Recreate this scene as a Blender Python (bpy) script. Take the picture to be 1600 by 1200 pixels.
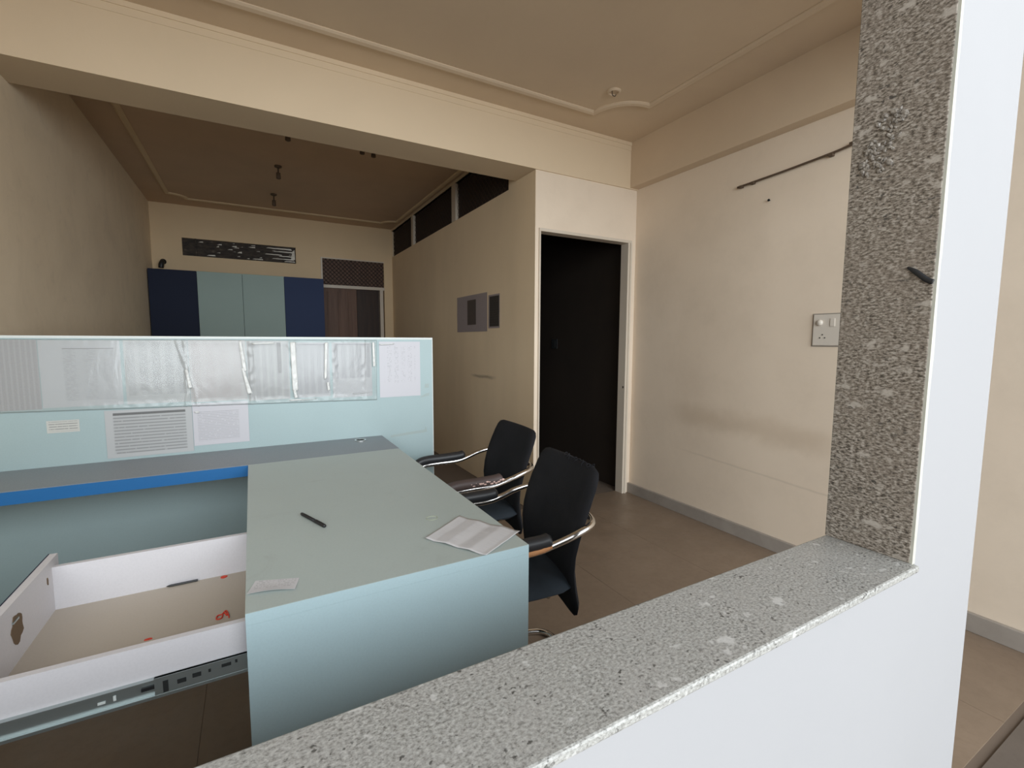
import bpy, bmesh, math, random
from mathutils import Vector, Matrix, noise
random.seed(4)
S = bpy.context.scene
C = S.collection
for o in list(bpy.data.objects):
    bpy.data.objects.remove(o)
PI = math.pi

# ---------------------------------------------------------------- camera
cam_d = bpy.data.cameras.new('camera')
cam_d.sensor_fit = 'HORIZONTAL'; cam_d.sensor_width = 36.0
cam_d.lens = 36.0 * 726.9 / 1600.0
cam_d.clip_start = 0.02
cam = bpy.data.objects.new('camera', cam_d); C.objects.link(cam)
yaw, pit, rol = math.radians(29.218), math.radians(5.412), math.radians(0.213)
fw = Vector((math.sin(yaw) * math.cos(pit), math.cos(yaw) * math.cos(pit), -math.sin(pit)))
rt = Vector((math.cos(yaw), -math.sin(yaw), 0)); up = rt.cross(fw)
r2 = rt * math.cos(rol) + up * math.sin(rol); u2 = -rt * math.sin(rol) + up * math.cos(rol)
m = Matrix((r2, u2, -fw)).transposed().to_4x4(); m.translation = (0, 0, 1.3)
cam.matrix_world = m
S.camera = cam

# ---------------------------------------------------------------- world, daylight, exposure
w = bpy.data.worlds.new('world'); S.world = w; w.use_nodes = True
bg = w.node_tree.nodes['Background']
bg.inputs[0].default_value = (0.80, 0.90, 1.0, 1); bg.inputs[1].default_value = 0.65
# daylight entering through an assumed, unseen glazed shop front behind the photographer
ld = bpy.data.lights.new('assumed_shopfront_daylight', 'AREA'); ld.shape = 'RECTANGLE'
ld.size = 10.4; ld.size_y = 4.7; ld.energy = 900; ld.color = (0.91, 0.965, 1.0)
lo = bpy.data.objects.new('assumed_shopfront_daylight', ld); C.objects.link(lo)
lo.location = (0.8, -4.8, 2.85); lo.rotation_euler = (PI / 2, 0, 0)
S.view_settings.view_transform = 'Standard'; S.view_settings.look = 'None'
S.view_settings.exposure = 0.0; S.view_settings.gamma = 1.0
S.view_settings.use_curve_mapping = False

# ---------------------------------------------------------------- node helpers
def newmat(name, col, rough=0.6, metal=0.0, spec=0.5):
    m = bpy.data.materials.new(name); m.use_nodes = True
    b = m.node_tree.nodes['Principled BSDF']
    b.inputs['Base Color'].default_value = (*col, 1); b.inputs['Roughness'].default_value = rough
    b.inputs['Metallic'].default_value = metal; b.inputs['Specular IOR Level'].default_value = spec
    return m
class G:
    """tiny wrapper that builds node graphs"""
    def __init__(s, m): s.m = m; s.t = m.node_tree; s.b = s.t.nodes['Principled BSDF']
    def n(s, t, **kw):
        x = s.t.nodes.new(t)
        for k, v in kw.items():
            if k.startswith('_'): setattr(x, k[1:], v)
            else:
                key = int(k[1:]) if k[0] == 'i' and k[1:].isdigit() else k.replace('__', ' ')
                s.put(x.inputs[key], v)
        return x
    def put(s, inp, v):
        if isinstance(v, bpy.types.NodeSocket): s.t.links.new(v, inp)
        elif isinstance(v, tuple) and len(v) == 3 and inp.type == 'RGBA': inp.default_value = (*v, 1)
        else: inp.default_value = v
    def coord(s, which='Object', scale=(1, 1, 1), loc=(0, 0, 0)):
        c = s.n('ShaderNodeTexCoord')
        mp = s.n('ShaderNodeMapping'); s.t.links.new(c.outputs[which], mp.inputs[0])
        mp.inputs['Scale'].default_value = scale; mp.inputs['Location'].default_value = loc
        return mp.outputs[0]
    def noise(s, vec, scale, detail=4, rough=0.55, dist=0):
        x = s.n('ShaderNodeTexNoise', Vector=vec, Scale=scale, Detail=detail, Roughness=rough, Distortion=dist)
        return x.outputs['Fac']
    def ramp(s, fac, *stops):
        x = s.n('ShaderNodeValToRGB', Fac=fac); e = x.color_ramp.elements
        while len(e) < len(stops): e.new(0.5)
        for q, (p, c) in zip(e, stops):
            q.position = p; q.color = (c, c, c, 1) if isinstance(c, (int, float)) else (*c, 1)
        return x.outputs[0]
    def math(s, op, a, b=None, c=None):
        x = s.n('ShaderNodeMath', _operation=op); s.put(x.inputs[0], a)
        if b is not None: s.put(x.inputs[1], b)
        if c is not None: s.put(x.inputs[2], c)
        return x.outputs[0]
    def mix(s, fac, a, b, mode='MIX'):
        x = s.n('ShaderNodeMix', _data_type='RGBA', _blend_type=mode)
        s.put(x.inputs[0], fac); s.put(x.inputs[6], a); s.put(x.inputs[7], b)
        return x.outputs[2]
    def sep(s, vec):
        x = s.n('ShaderNodeSeparateXYZ'); s.t.links.new(vec, x.inputs[0]); return x.outputs
    def bump(s, h, strength=0.2, dist=0.01):
        x = s.n('ShaderNodeBump', Height=h, Strength=strength, Distance=dist)
        s.t.links.new(x.outputs[0], s.b.inputs['Normal'])
    def base(s, c): s.put(s.b.inputs['Base Color'], c)
    def rough(s, c): s.put(s.b.inputs['Roughness'], c)

def paint(name, c1, c2, rough=0.7, stain=None, scale=1.6, bump=0.08):
    m = newmat(name, c1, rough); g = G(m); v = g.coord()
    n1 = g.ramp(g.noise(v, scale, 6, 0.6, 0.4), (0.35, 0), (0.7, 1))
    col = g.mix(n1, c1, c2)
    if stain: col = stain(g, v, col)
    g.base(col); g.bump(g.noise(v, 60, 3), bump, 0.004)
    return m
def band(g, x, lo, hi, soft):
    """1 inside lo..hi with soft shoulders"""
    a = g.n('ShaderNodeMapRange', _interpolation_type='SMOOTHSTEP'); g.put(a.inputs[0], x)
    a.inputs[1].default_value = lo - soft; a.inputs[2].default_value = lo + soft
    b = g.n('ShaderNodeMapRange', _interpolation_type='SMOOTHSTEP'); g.put(b.inputs[0], x)
    b.inputs[1].default_value = hi + soft; b.inputs[2].default_value = hi - soft
    return g.math('MULTIPLY', a.outputs[0], b.outputs[0])

# right wall: hand-grease band and scuff lines rubbed on by furniture
def stain_right(g, v, col):
    s = g.sep(v); n = g.noise(v, 7, 5)
    zc = g.math('ADD', s[2], g.math('MULTIPLY', g.math('SUBTRACT', n, 0.5), 0.12))
    zz = g.math('ADD', zc, g.math('MULTIPLY', s[1], -0.035))
    f = g.math('MULTIPLY', band(g, zz, 0.65, 0.70, 0.10), band(g, s[1], 1.35, 2.42, 0.13))
    col = g.mix(g.math('MULTIPLY', f, 0.62), col, (0.40, 0.28, 0.17))
    f2 = g.math('MULTIPLY', band(g, g.math('ADD', g.math('ADD', s[2], g.math('MULTIPLY', s[1], -0.05)), g.math('MULTIPLY', g.math('SUBTRACT', n, 0.5), 0.015)), 0.365, 0.37, 0.008), band(g, s[1], 1.2, 2.3, 0.2))
    col = g.mix(g.math('MULTIPLY', f2, 0.35), col, (0.28, 0.22, 0.16))
    d = g.ramp(g.noise(v, 3.1, 6, 0.7), (0.45, 0), (0.75, 0.14))
    return g.mix(d, col, (0.42, 0.34, 0.25))
def stain_left(g, v, col):
    s = g.sep(v); n = g.noise(v, 2.2, 6, 0.65, 0.6)
    # upper corner mask with ragged edge, unused; then mottling and flaking
    f = g.math('MULTIPLY', g.ramp(g.math('ADD', g.math('ADD', g.math('MULTIPLY', s[2], 0.55), g.math('MULTIPLY', s[1], 0.05)), g.math('MULTIPLY', n, 0.45)), (1.25, 0), (1.75, 1)), 0.5)
    col = g.mix(g.ramp(n, (0.45, 0), (0.75, 0.22)), col, (0.45, 0.36, 0.25))
    return g.mix(g.ramp(g.noise(v, 9, 6, 0.7), (0.55, 0), (0.7, 0.12)), col, (0.35, 0.28, 0.21))
def stain_part(g, v, col):
    s = g.sep(v); n = g.noise(v, 2.5, 6, 0.65, 0.5)
    vert = g.noise(g.coord('Object', (1, 1.0, 0.3)), 1.8, 3)
    col = g.mix(g.ramp(vert, (0.45, 0), (0.8, 0.25)), col, (0.45, 0.35, 0.23))
    f = g.math('MULTIPLY', band(g, g.math('ADD', s[2], g.math('MULTIPLY', n, 0.06)), 0.99, 1.01, 0.012), band(g, s[1], 3.6, 4.0, 0.1))
    return g.mix(g.math('MULTIPLY', f, 0.6), col, (0.16, 0.12, 0.08))

CREAM = (0.72, 0.575, 0.40); CREAM2 = (0.69, 0.55, 0.38)
M = {}
M['cream'] = paint('cream wall paint', CREAM, CREAM2)
M['right'] = paint('scuffed cream wall paint', (0.80, 0.675, 0.535), (0.77, 0.645, 0.51), stain=stain_right)
M['left'] = paint('smoke stained cream paint', (0.88, 0.74, 0.55), (0.83, 0.69, 0.505), stain=stain_left)
M['part'] = paint('ageing beige paint', (0.86, 0.69, 0.475), (0.83, 0.66, 0.45), stain=stain_part)
M['back'] = paint('warm beige paint', (0.76, 0.585, 0.37), (0.72, 0.55, 0.345))
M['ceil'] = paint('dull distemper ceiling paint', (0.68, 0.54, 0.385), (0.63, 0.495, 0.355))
M['ceil_in'] = paint('inner ceiling paint', (0.66, 0.475, 0.325), (0.59, 0.425, 0.29))  # browner than the front ceiling paint
M['white'] = paint('white wall plaster', (0.36, 0.355, 0.36), (0.35, 0.345, 0.35), bump=0.05)
M['edge'] = paint('cream rough plaster edge', (0.56, 0.55, 0.47), (0.48, 0.47, 0.40), scale=20)
M['frame'] = paint('off white enamel', (0.66, 0.58, 0.48), (0.60, 0.52, 0.42), rough=0.4)
M['dark'] = paint('interior shade brown', (0.028, 0.019, 0.013), (0.02, 0.014, 0.01))  # near-black colour puts the unlit room's darkness into its walls
M['skirt'] = paint('grey stone skirting', (0.36, 0.32, 0.28), (0.29, 0.255, 0.22), rough=0.45, scale=6)
def floor_mat(name, c1, c2):
    m = newmat(name, c1, 0.4); g = G(m); v = g.coord()
    a = g.ramp(g.noise(v, 2.4, 8, 0.65, 1.0), (0.3, 0), (0.7, 1))
    b = g.ramp(g.noise(v, 30, 5, 0.7), (0.45, 0), (0.75, 0.5))
    g.base(g.mix(b, g.mix(a, c1, c2), (c1[0] * .7, c1[1] * .68, c1[2] * .65)))
    g.rough(g.ramp(g.noise(v, 5, 5), (0.3, 0.32), (0.7, 0.55)))
    return m
M['tile'] = floor_mat('dusty beige marble tile', (0.26, 0.19, 0.135), (0.22, 0.16, 0.112))
M['grout'] = newmat('grey brown grout', (0.16, 0.12, 0.09), 0.9)
M['thresh'] = floor_mat('dark brown threshold stone', (0.15, 0.12, 0.10), (0.10, 0.085, 0.07))

def granite(name, axes, stops, tint, flake, fscale, fsel, bscale=120.0, gscale=260):
    m = newmat(name, (0.4, 0.38, 0.35), 0.35); g = G(m)
    v = g.coord('Object'); vs = g.coord('Object', axes)
    grain = g.noise(vs, gscale, 3, 0.7)
    col = g.ramp(grain, *stops)
    big = g.noise(v, 11, 5, 0.6)
    col = g.mix(g.ramp(big, (0.4, 0), (0.7, 0.4)), col, tint)
    nz = g.n('ShaderNodeTexNoise', Vector=v, Scale=85.0, Detail=3.0)
    sc = g.n('ShaderNodeVectorMath', _operation='SCALE'); g.put(sc.inputs[0], nz.outputs['Color']); sc.inputs['Scale'].default_value = 0.022
    wp_ = g.n('ShaderNodeVectorMath', _operation='ADD'); g.put(wp_.inputs[0], vs); g.put(wp_.inputs[1], sc.outputs[0])
    for scale, lim, stren in ((fscale, fsel, 0.75), (fscale * 2.1, fsel - 0.03, 0.6)):
        vo = g.n('ShaderNodeTexVoronoi', Vector=wp_.outputs[0], Scale=scale, Randomness=1.0)
        sel = g.n('ShaderNodeSeparateColor'); g.put(sel.inputs[0], vo.outputs['Color'])
        fl_ = g.math('MULTIPLY', g.ramp(vo.outputs['Distance'], (0.18, 1), (0.30, 0)), g.ramp(sel.outputs[0], (lim, 0), (lim + 0.03, stren)))
        col = g.mix(fl_, col, flake)
    vo2 = g.n('ShaderNodeTexVoronoi', Vector=wp_.outputs[0], Scale=bscale, Randomness=1.0)
    sel2 = g.n('ShaderNodeSeparateColor'); g.put(sel2.inputs[0], vo2.outputs['Color'])
    bl = g.math('MULTIPLY', g.ramp(vo2.outputs['Distance'], (0.22, 1), (0.4, 0)), g.math('MULTIPLY', g.ramp(sel2.outputs[1], (0.72, 0), (0.78, 0.8)), g.ramp(g.noise(v, 12, 3), (0.44, 0.2), (0.56, 1))))
    col = g.mix(bl, col, (0.035, 0.033, 0.03))
    g.base(col); g.rough(g.ramp(grain, (0.3, 0.28), (0.7, 0.45)))
    g.bump(grain, 0.12, 0.001)
    return m
M['sill'] = granite('polished grey granite sill', (0.8, 1.1, 1.1), [(0.32, (0.12, 0.115, 0.105)), (0.44, (0.29, 0.285, 0.265)), (0.55, (0.40, 0.395, 0.37)), (0.68, (0.53, 0.525, 0.495))], (0.40, 0.385, 0.36), (0.62, 0.61, 0.585), 26.0, 0.76, 150.0)
M['jamb'] = granite('brown grey granite jamb', (1.0, 0.55, 1.3), [(0.34, (0.03, 0.025, 0.02)), (0.44, (0.14, 0.115, 0.09)), (0.53, (0.29, 0.25, 0.205)), (0.66, (0.50, 0.45, 0.39))], (0.24, 0.195, 0.155), (0.48, 0.43, 0.37), 34.0, 0.74, 110.0, 240)
M['chip'] = granite('broken granite', (1, 1, 1), [(0.35, (0.10, 0.085, 0.07)), (0.6, (0.36, 0.32, 0.27))], (0.30, 0.26, 0.22), (0.45, 0.41, 0.36), 60.0, 0.6); M['chip'].node_tree.nodes['Principled BSDF'].inputs['Roughness'].default_value = 0.9

def lam(name, c, rough=0.38, speck=0.06):
    m = newmat(name, c, rough); g = G(m); v = g.coord()
    n = g.ramp(g.noise(v, 4, 6, 0.6), (0.35, 0), (0.75, 1))
    f = g.ramp(g.noise(v, 220, 2), (0.42, 0), (0.62, speck))
    col = g.mix(n, c, tuple(x * 0.96 for x in c)); g.base(g.mix(f, col, tuple(x * 0.5 for x in c)))
    g.rough(rough + 0.05)
    return m
M['aqua'] = lam('pale aqua laminate', (0.50, 0.655, 0.695))
M['aqua2'] = lam('pale sea green laminate', (0.38, 0.485, 0.495))
M['aqua_top'] = lam('grey green desk laminate', (0.46, 0.52, 0.495), 0.45)
M['greytop'] = lam('slate grey laminate', (0.27, 0.30, 0.33), 0.45, 0.2)
M['blue'] = lam('royal blue laminate', (0.012, 0.14, 0.38), 0.4)
M['navy'] = lam('navy blue laminate', (0.004, 0.011, 0.038), 0.7)
M['navy2'] = lam('mid navy blue laminate', (0.010, 0.030, 0.105), 0.6)
M['pale'] = lam('pale green laminate', (0.33, 0.44, 0.41), 0.5)
M['lip'] = lam('white edge banding', (0.70, 0.74, 0.72), 0.4)
M['inner_white'] = lam('white drawer board', (0.66, 0.64, 0.66), 0.5)
M['inner_base'] = lam('dusty drawer bottom board', (0.50, 0.44, 0.37), 0.6)
M['steel'] = newmat('zinc plated steel', (0.45, 0.50, 0.50), 0.38, 0.85)
M['chrome'] = newmat('worn chrome', (0.78, 0.76, 0.74), 0.14, 1.0)
M['black'] = newmat('black plastic', (0.015, 0.015, 0.016), 0.45)
M['slot'] = newmat('dark slot', (0.01, 0.012, 0.012), 0.8)
def fabric(name, c):
    m = newmat(name, c, 0.85, spec=0.25); g = G(m); v = g.coord()
    g.base(g.mix(g.ramp(g.noise(v, 5, 5), (0.35, 0), (0.7, 1)), c, tuple(x * 1.7 for x in c)))
    g.bump(g.noise(v, 350, 2), 0.25, 0.002); return m
M['fabric'] = fabric('black chair fabric', (0.013, 0.013, 0.015))
M['seat'] = fabric('charcoal blue seat fabric', (0.017, 0.022, 0.028))
M['pad'] = newmat('black vinyl arm pad', (0.025, 0.025, 0.027), 0.4)
M['pad_worn'] = newmat('worn maroon grey vinyl', (0.085, 0.06, 0.055), 0.5)
M['foam'] = fabric('torn orange foam', (0.42, 0.20, 0.09))
M['lining'] = fabric('pale pink torn lining', (0.55, 0.38, 0.33))
M['plastic_white'] = newmat('ivory switch plastic', (0.66, 0.60, 0.52), 0.35)
M['red'] = newmat('red scrap', (0.65, 0.05, 0.02), 0.6)
M['rodm'] = newmat('rusty brown rod', (0.10, 0.065, 0.04), 0.6)
M['brown'] = newmat('brown mesh', (0.05, 0.03, 0.022), 0.7)
M['band'] = newmat('pale rubber', (0.42, 0.45, 0.33), 0.6)
M['cardm'] = None
def wood(name, c1, c2):
    m = newmat(name, c1, 0.5, spec=0.3); g = G(m); v = g.coord('Object', (9, 9, 0.6))
    g.base(g.mix(g.ramp(g.noise(v, 2.2, 5, 0.6, 0.8), (0.3, 0), (0.7, 1)), c1, c2)); return m
M['wood'] = wood('brown veneer', (0.19, 0.105, 0.07), (0.11, 0.06, 0.04))
M['wood_dark'] = wood('dark brown veneer', (0.05, 0.028, 0.02), (0.03, 0.018, 0.013))
M['ply'] = newmat('exposed brown board', (0.16, 0.105, 0.06), 0.9)
def foil_mat():
    m = newmat('crumpled silver foil', (0.88, 0.85, 0.78), 0.3, 0.1); g = G(m)
    g.bump(g.noise(g.coord(), 45, 4), 0.6, 0.02); return m
M['foil'] = foil_mat()
def vent_mat():
    m = newmat('grimy dark vent board', (0.04, 0.03, 0.024), 0.7); g = G(m); v = g.coord('Object', (1, 1, 3))
    g.base(g.ramp(g.noise(v, 12, 6, 0.7), (0.35, (0.015, 0.011, 0.009)), (0.6, (0.06, 0.045, 0.033)), (0.78, (0.22, 0.18, 0.14))))
    g.bump(g.noise(v, 20, 5), 0.4, 0.02); return m
M['ventb'] = vent_mat()

def film_mat():
    m = bpy.data.materials.new('clear plastic film'); m.use_nodes = True
    t = m.node_tree; t.nodes.clear(); g = G.__new__(G); g.m = m; g.t = t
    out = t.nodes.new('ShaderNodeOutputMaterial')
    tr = t.nodes.new('ShaderNodeBsdfTransparent'); tr.inputs[0].default_value = (0.97, 0.975, 0.97, 1)
    gl = t.nodes.new('ShaderNodeBsdfGlossy'); gl.inputs['Roughness'].default_value = 0.16
    fr = t.nodes.new('ShaderNodeFresnel'); fr.inputs[0].default_value = 1.5
    v = g.coord('Object', (1, 1, 0.45))
    h = g.noise(v, 16, 3, 0.5, 1.2)
    b = t.nodes.new('ShaderNodeBump'); b.inputs['Strength'].default_value = 0.12; b.inputs['Distance'].default_value = 0.01
    t.links.new(h, b.inputs['Height']); t.links.new(b.outputs[0], gl.inputs['Normal'])
    mx = t.nodes.new('ShaderNodeMixShader')
    f2 = g.math('MULTIPLY', fr.outputs[0], 0.75)
    t.links.new(f2, mx.inputs[0]); t.links.new(tr.outputs[0], mx.inputs[1]); t.links.new(gl.outputs[0], mx.inputs[2])
    df = t.nodes.new('ShaderNodeBsdfDiffuse'); df.inputs[0].default_value = (0.85, 0.85, 0.84, 1)
    m2 = t.nodes.new('ShaderNodeMixShader'); m2.inputs[0].default_value = 0.08
    t.links.new(tr.outputs[0], m2.inputs[1]); t.links.new(df.outputs[0], m2.inputs[2]); t.links.new(m2.outputs[0], mx.inputs[1])
    t.links.new(mx.outputs[0], out.inputs[0])
    return m
M['film'] = film_mat()

def printed(name, base, ink=(0.12, 0.12, 0.13), rows=40, fill=0.5, cols=None, header=0.0, area=(0.1, 0.9, 0.08, 0.92), dens=0.5, strength=0.6, shade=0.0):
    """flat print on paper: rows of words inside a margin, optional columns and a header bar"""
    base = tuple(x * 0.84 for x in base); m = newmat(name, base, 0.55); g = G(m)
    uv = g.coord('UV'); s = g.sep(uv); u, v = s[0], s[1]
    r = g.math('MULTIPLY', v, float(rows))
    rowi = g.math('FLOOR', r); fr = g.math('FRACT', r)
    line = band(g, fr, 0.5 - fill / 2, 0.5 + fill / 2, 0.12)
    cv = g.n('ShaderNodeCombineXYZ'); g.put(cv.inputs[0], g.math('MULTIPLY', u, 26.0)); g.put(cv.inputs[1], g.math('MULTIPLY', rowi, 3.7))
    word = g.ramp(g.noise(cv.outputs[0], 1.0, 2), (1 - dens - 0.06, 0), (1 - dens + 0.06, 1))
    inside = g.math('MULTIPLY', band(g, u, area[0], area[1], 0.01), band(g, v, area[2], area[3], 0.008))
    f = g.math('MULTIPLY', g.math('MULTIPLY', line, word), inside)
    if cols:
        cf = g.math('FRACT', g.math('MULTIPLY', u, float(cols)))
        f = g.math('MULTIPLY', f, band(g, cf, 0.12, 0.75, 0.05))
    f = g.math('MULTIPLY', f, strength)
    col = g.mix(f, base, ink)
    if shade: col = g.mix(g.math('MULTIPLY', inside, shade * 1.7), col, ink)
    if header:
        hd = g.math('MULTIPLY', band(g, v, area[3] - header, area[3], 0.006), band(g, u, area[0], area[1], 0.004))
        col = g.mix(g.math('MULTIPLY', hd, 0.85), col, ink)
    g.base(col)
    return m

# ---------------------------------------------------------------- geometry helpers
ORG = {}
def obj(name, bm, mat, parent=None, smooth=False, local=False, autos=None):
    if parent is not None and not local:
        bmesh.ops.translate(bm, verts=bm.verts, vec=-ORG[parent.name])
    me = bpy.data.meshes.new(name); bm.normal_update(); bm.to_mesh(me); bm.free()
    me.materials.append(mat)
    if smooth:
        for p in me.polygons: p.use_smooth = True
    o = bpy.data.objects.new(name, me); C.objects.link(o)
    if parent is not None:
        o.parent = parent; ORG[o.name] = ORG[parent.name]
    else: ORG[o.name] = Vector((0, 0, 0))
    return o
def tag(o, label, cat, group=None, kind=None):
    o['label'] = label; o['category'] = cat
    if group: o['group'] = group
    if kind: o['kind'] = kind
    return o
def thing(name, label, cat, loc, rz=0, group=None, kind=None):
    o = bpy.data.objects.new(name, None); C.objects.link(o); o.empty_display_size = 0.1
    o.location = loc; o.rotation_euler = (0, 0, rz); ORG[o.name] = Vector(loc)
    return tag(o, label, cat, group, kind)
def box(bm, x0, x1, y0, y1, z0, z1, bev=0.0, seg=2):
    vs = [bm.verts.new((x, y, z)) for x in (x0, x1) for y in (y0, y1) for z in (z0, z1)]
    fs = [bm.faces.new([vs[i] for i in q]) for q in ((0, 1, 3, 2), (4, 6, 7, 5), (0, 4, 5, 1), (2, 3, 7, 6), (0, 2, 6, 4), (1, 5, 7, 3))]
    if bev:
        es = list({e for f in fs for e in f.edges})
        bmesh.ops.bevel(bm, geom=es, offset=bev, segments=seg, affect='EDGES', profile=0.5)
    return bm
def B(*a, **k): return box(bmesh.new(), *a, **k)
def slab_holes(axis, a0, a1, z0, z1, t0, t1, holes):
    """wall slab with rectangular holes: axis 'x' runs along X (thickness Y), 'y' along Y (thickness X)"""
    bm = bmesh.new()
    A = sorted({a0, a1, *[h[0] for h in holes], *[h[1] for h in holes]}); Z = sorted({z0, z1, *[h[2] for h in holes], *[h[3] for h in holes]})
    for i in range(len(A) - 1):
        for j in range(len(Z) - 1):
            ca, cz = (A[i] + A[i + 1]) / 2, (Z[j] + Z[j + 1]) / 2
            if any(h[0] < ca < h[1] and h[2] < cz < h[3] for h in holes): continue
            if axis == 'x': box(bm, A[i], A[i + 1], t0, t1, Z[j], Z[j + 1])
            else: box(bm, t0, t1, A[i], A[i + 1], Z[j], Z[j + 1])
    bmesh.ops.remove_doubles(bm, verts=bm.verts, dist=1e-5)
    inner = {}
    for f in bm.faces:
        inner.setdefault(tuple(sorted(v.index for v in f.verts)), []).append(f)
    return bm
def smooth_path(pts, n=8, closed=False):
    P = [Vector(p) for p in pts]; out = []; N = len(P)
    for i in range(N if closed else N - 1):
        p0 = P[(i - 1) % N] if closed or i > 0 else P[0]; p1 = P[i]; p2 = P[(i + 1) % N]
        p3 = P[(i + 2) % N] if closed or i + 2 < N else P[-1]
        for k in range(n):
            t = k / n
            out.append(0.5 * ((2 * p1) + (-p0 + p2) * t + (2 * p0 - 5 * p1 + 4 * p2 - p3) * t * t + (-p0 + 3 * p1 - 3 * p2 + p3) * t ** 3))
    if not closed: out.append(P[-1])
    return out
def tube(bm, path, r, seg=10, closed=False, rr=None):
    rings = []; N = len(path); prev = None
    for i, p in enumerate(path):
        if closed: t = path[(i + 1) % N] - path[i - 1]
        else: t = path[min(i + 1, N - 1)] - path[max(i - 1, 0)]
        t.normalize()
        if prev is None:
            a = Vector((0, 0, 1)) if abs(t.z) < 0.9 else Vector((1, 0, 0)); nrm = (a - t * a.dot(t)).normalized()
        else: nrm = (prev - t * prev.dot(t)).normalized()
        prev = nrm; b = t.cross(nrm); rad = rr[i] if rr else r
        rings.append([bm.verts.new(p + (nrm * math.cos(q) + b * math.sin(q)) * rad) for q in [2 * PI * k / seg for k in range(seg)]])
    for i in range(N if closed else N - 1):
        A_, B_ = rings[i], rings[(i + 1) % N]
        for k in range(seg): bm.faces.new((A_[k], A_[(k + 1) % seg], B_[(k + 1) % seg], B_[k]))
    if not closed:
        bm.faces.new(rings[0][::-1]); bm.faces.new(rings[-1])
    return bm
def lathe(bm, prof, c=(0, 0, 0), seg=16, axis='z'):
    """prof: list of (radius, height) from one end to the other"""
    c = Vector(c); rings = []
    for r, h in prof:
        ring = []
        for k in range(seg):
            q = 2 * PI * k / seg; a, b = max(r, 1e-4) * math.cos(q), max(r, 1e-4) * math.sin(q)
            ring.append(bm.verts.new(c + (Vector((a, b, h)) if axis == 'z' else Vector((a, h, b)) if axis == 'y' else Vector((h, a, b)))))
        rings.append(ring)
    for i in range(len(rings) - 1):
        for k in range(seg): bm.faces.new((rings[i][k], rings[i][(k + 1) % seg], rings[i + 1][(k + 1) % seg], rings[i + 1][k]))
    bm.faces.new(rings[0][::-1]); bm.faces.new(rings[-1])
    bmesh.ops.recalc_face_normals(bm, faces=bm.faces); return bm
def sheet(corners, disp=None, nu=10, nv=10, thick=0.0004):
    """thin sheet of paper: corners BL, BR, TR, TL; disp(u,v)->offset along the normal; uv mapped"""
    bl, br, tr, tl = [Vector(c) for c in corners]
    nrm = (br - bl).cross(tl - bl).normalized(); bm = bmesh.new(); L = bm.loops.layers.uv.new('UVMap'); uvs = {}
    def grid(off):
        g = []
        for j in range(nv + 1):
            row = []
            for i in range(nu + 1):
                u, v = i / nu, j / nv
                p = (bl * (1 - u) + br * u) * (1 - v) + (tl * (1 - u) + tr * u) * v
                d = disp(u, v) if disp else 0
                x = bm.verts.new(p + nrm * (d + off)); uvs[x] = (u, v); row.append(x)
            g.append(row)
        return g
    a, b = grid(thick), grid(0)
    for j in range(nv):
        for i in range(nu):
            bm.faces.new((a[j][i], a[j][i + 1], a[j + 1][i + 1], a[j + 1][i])); bm.faces.new((b[j][i], b[j + 1][i], b[j + 1][i + 1], b[j][i + 1]))
    rim = [(0, i) for i in range(nu)] + [(j, nu) for j in range(nv)] + [(nv, i) for i in range(nu, 0, -1)] + [(j, 0) for j in range(nv, 0, -1)]
    for k in range(len(rim)):
        p, q = rim[k], rim[(k + 1) % len(rim)]
        bm.faces.new((b[p[0]][p[1]], b[q[0]][q[1]], a[q[0]][q[1]], a[p[0]][p[1]]))
    for f in bm.faces:
        for lp in f.loops: lp[L].uv = uvs[lp.vert]
    return bm
def cushion(rows, thick, nw=12, edge=0.35):
    """upholstered shell: rows of (centre Vector, half width, thickness dir Vector, fullness 0..1); width runs along local y"""
    bm = bmesh.new(); F, K = [], []
    for c, hw, d, full in rows:
        fr, bk = [], []
        for i in range(nw + 1):
            s = -1 + 2 * i / nw
            t = thick * 0.5 * full * (max(0.0, 1 - abs(s) ** 6) ** 0.5 * (1 - edge) + edge * (1 - 0.9 * abs(s) ** 8))
            p = c + Vector((0, s * hw, 0)); fr.append(bm.verts.new(p + d * t)); bk.append(bm.verts.new(p - d * t))
        F.append(fr); K.append(bk)
    n = len(rows)
    for j in range(n - 1):
        for i in range(nw):
            bm.faces.new((F[j][i], F[j][i + 1], F[j + 1][i + 1], F[j + 1][i])); bm.faces.new((K[j][i], K[j + 1][i], K[j + 1][i + 1], K[j][i + 1]))
        bm.faces.new((F[j][0], F[j + 1][0], K[j + 1][0], K[j][0])); bm.faces.new((F[j][nw], K[j][nw], K[j + 1][nw], F[j + 1][nw]))
    for j in (0, n - 1):
        for i in range(nw): bm.faces.new((F[j][i], K[j][i], K[j][i + 1], F[j][i + 1]))
    bmesh.ops.recalc_face_normals(bm, faces=bm.faces); return bm

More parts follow.
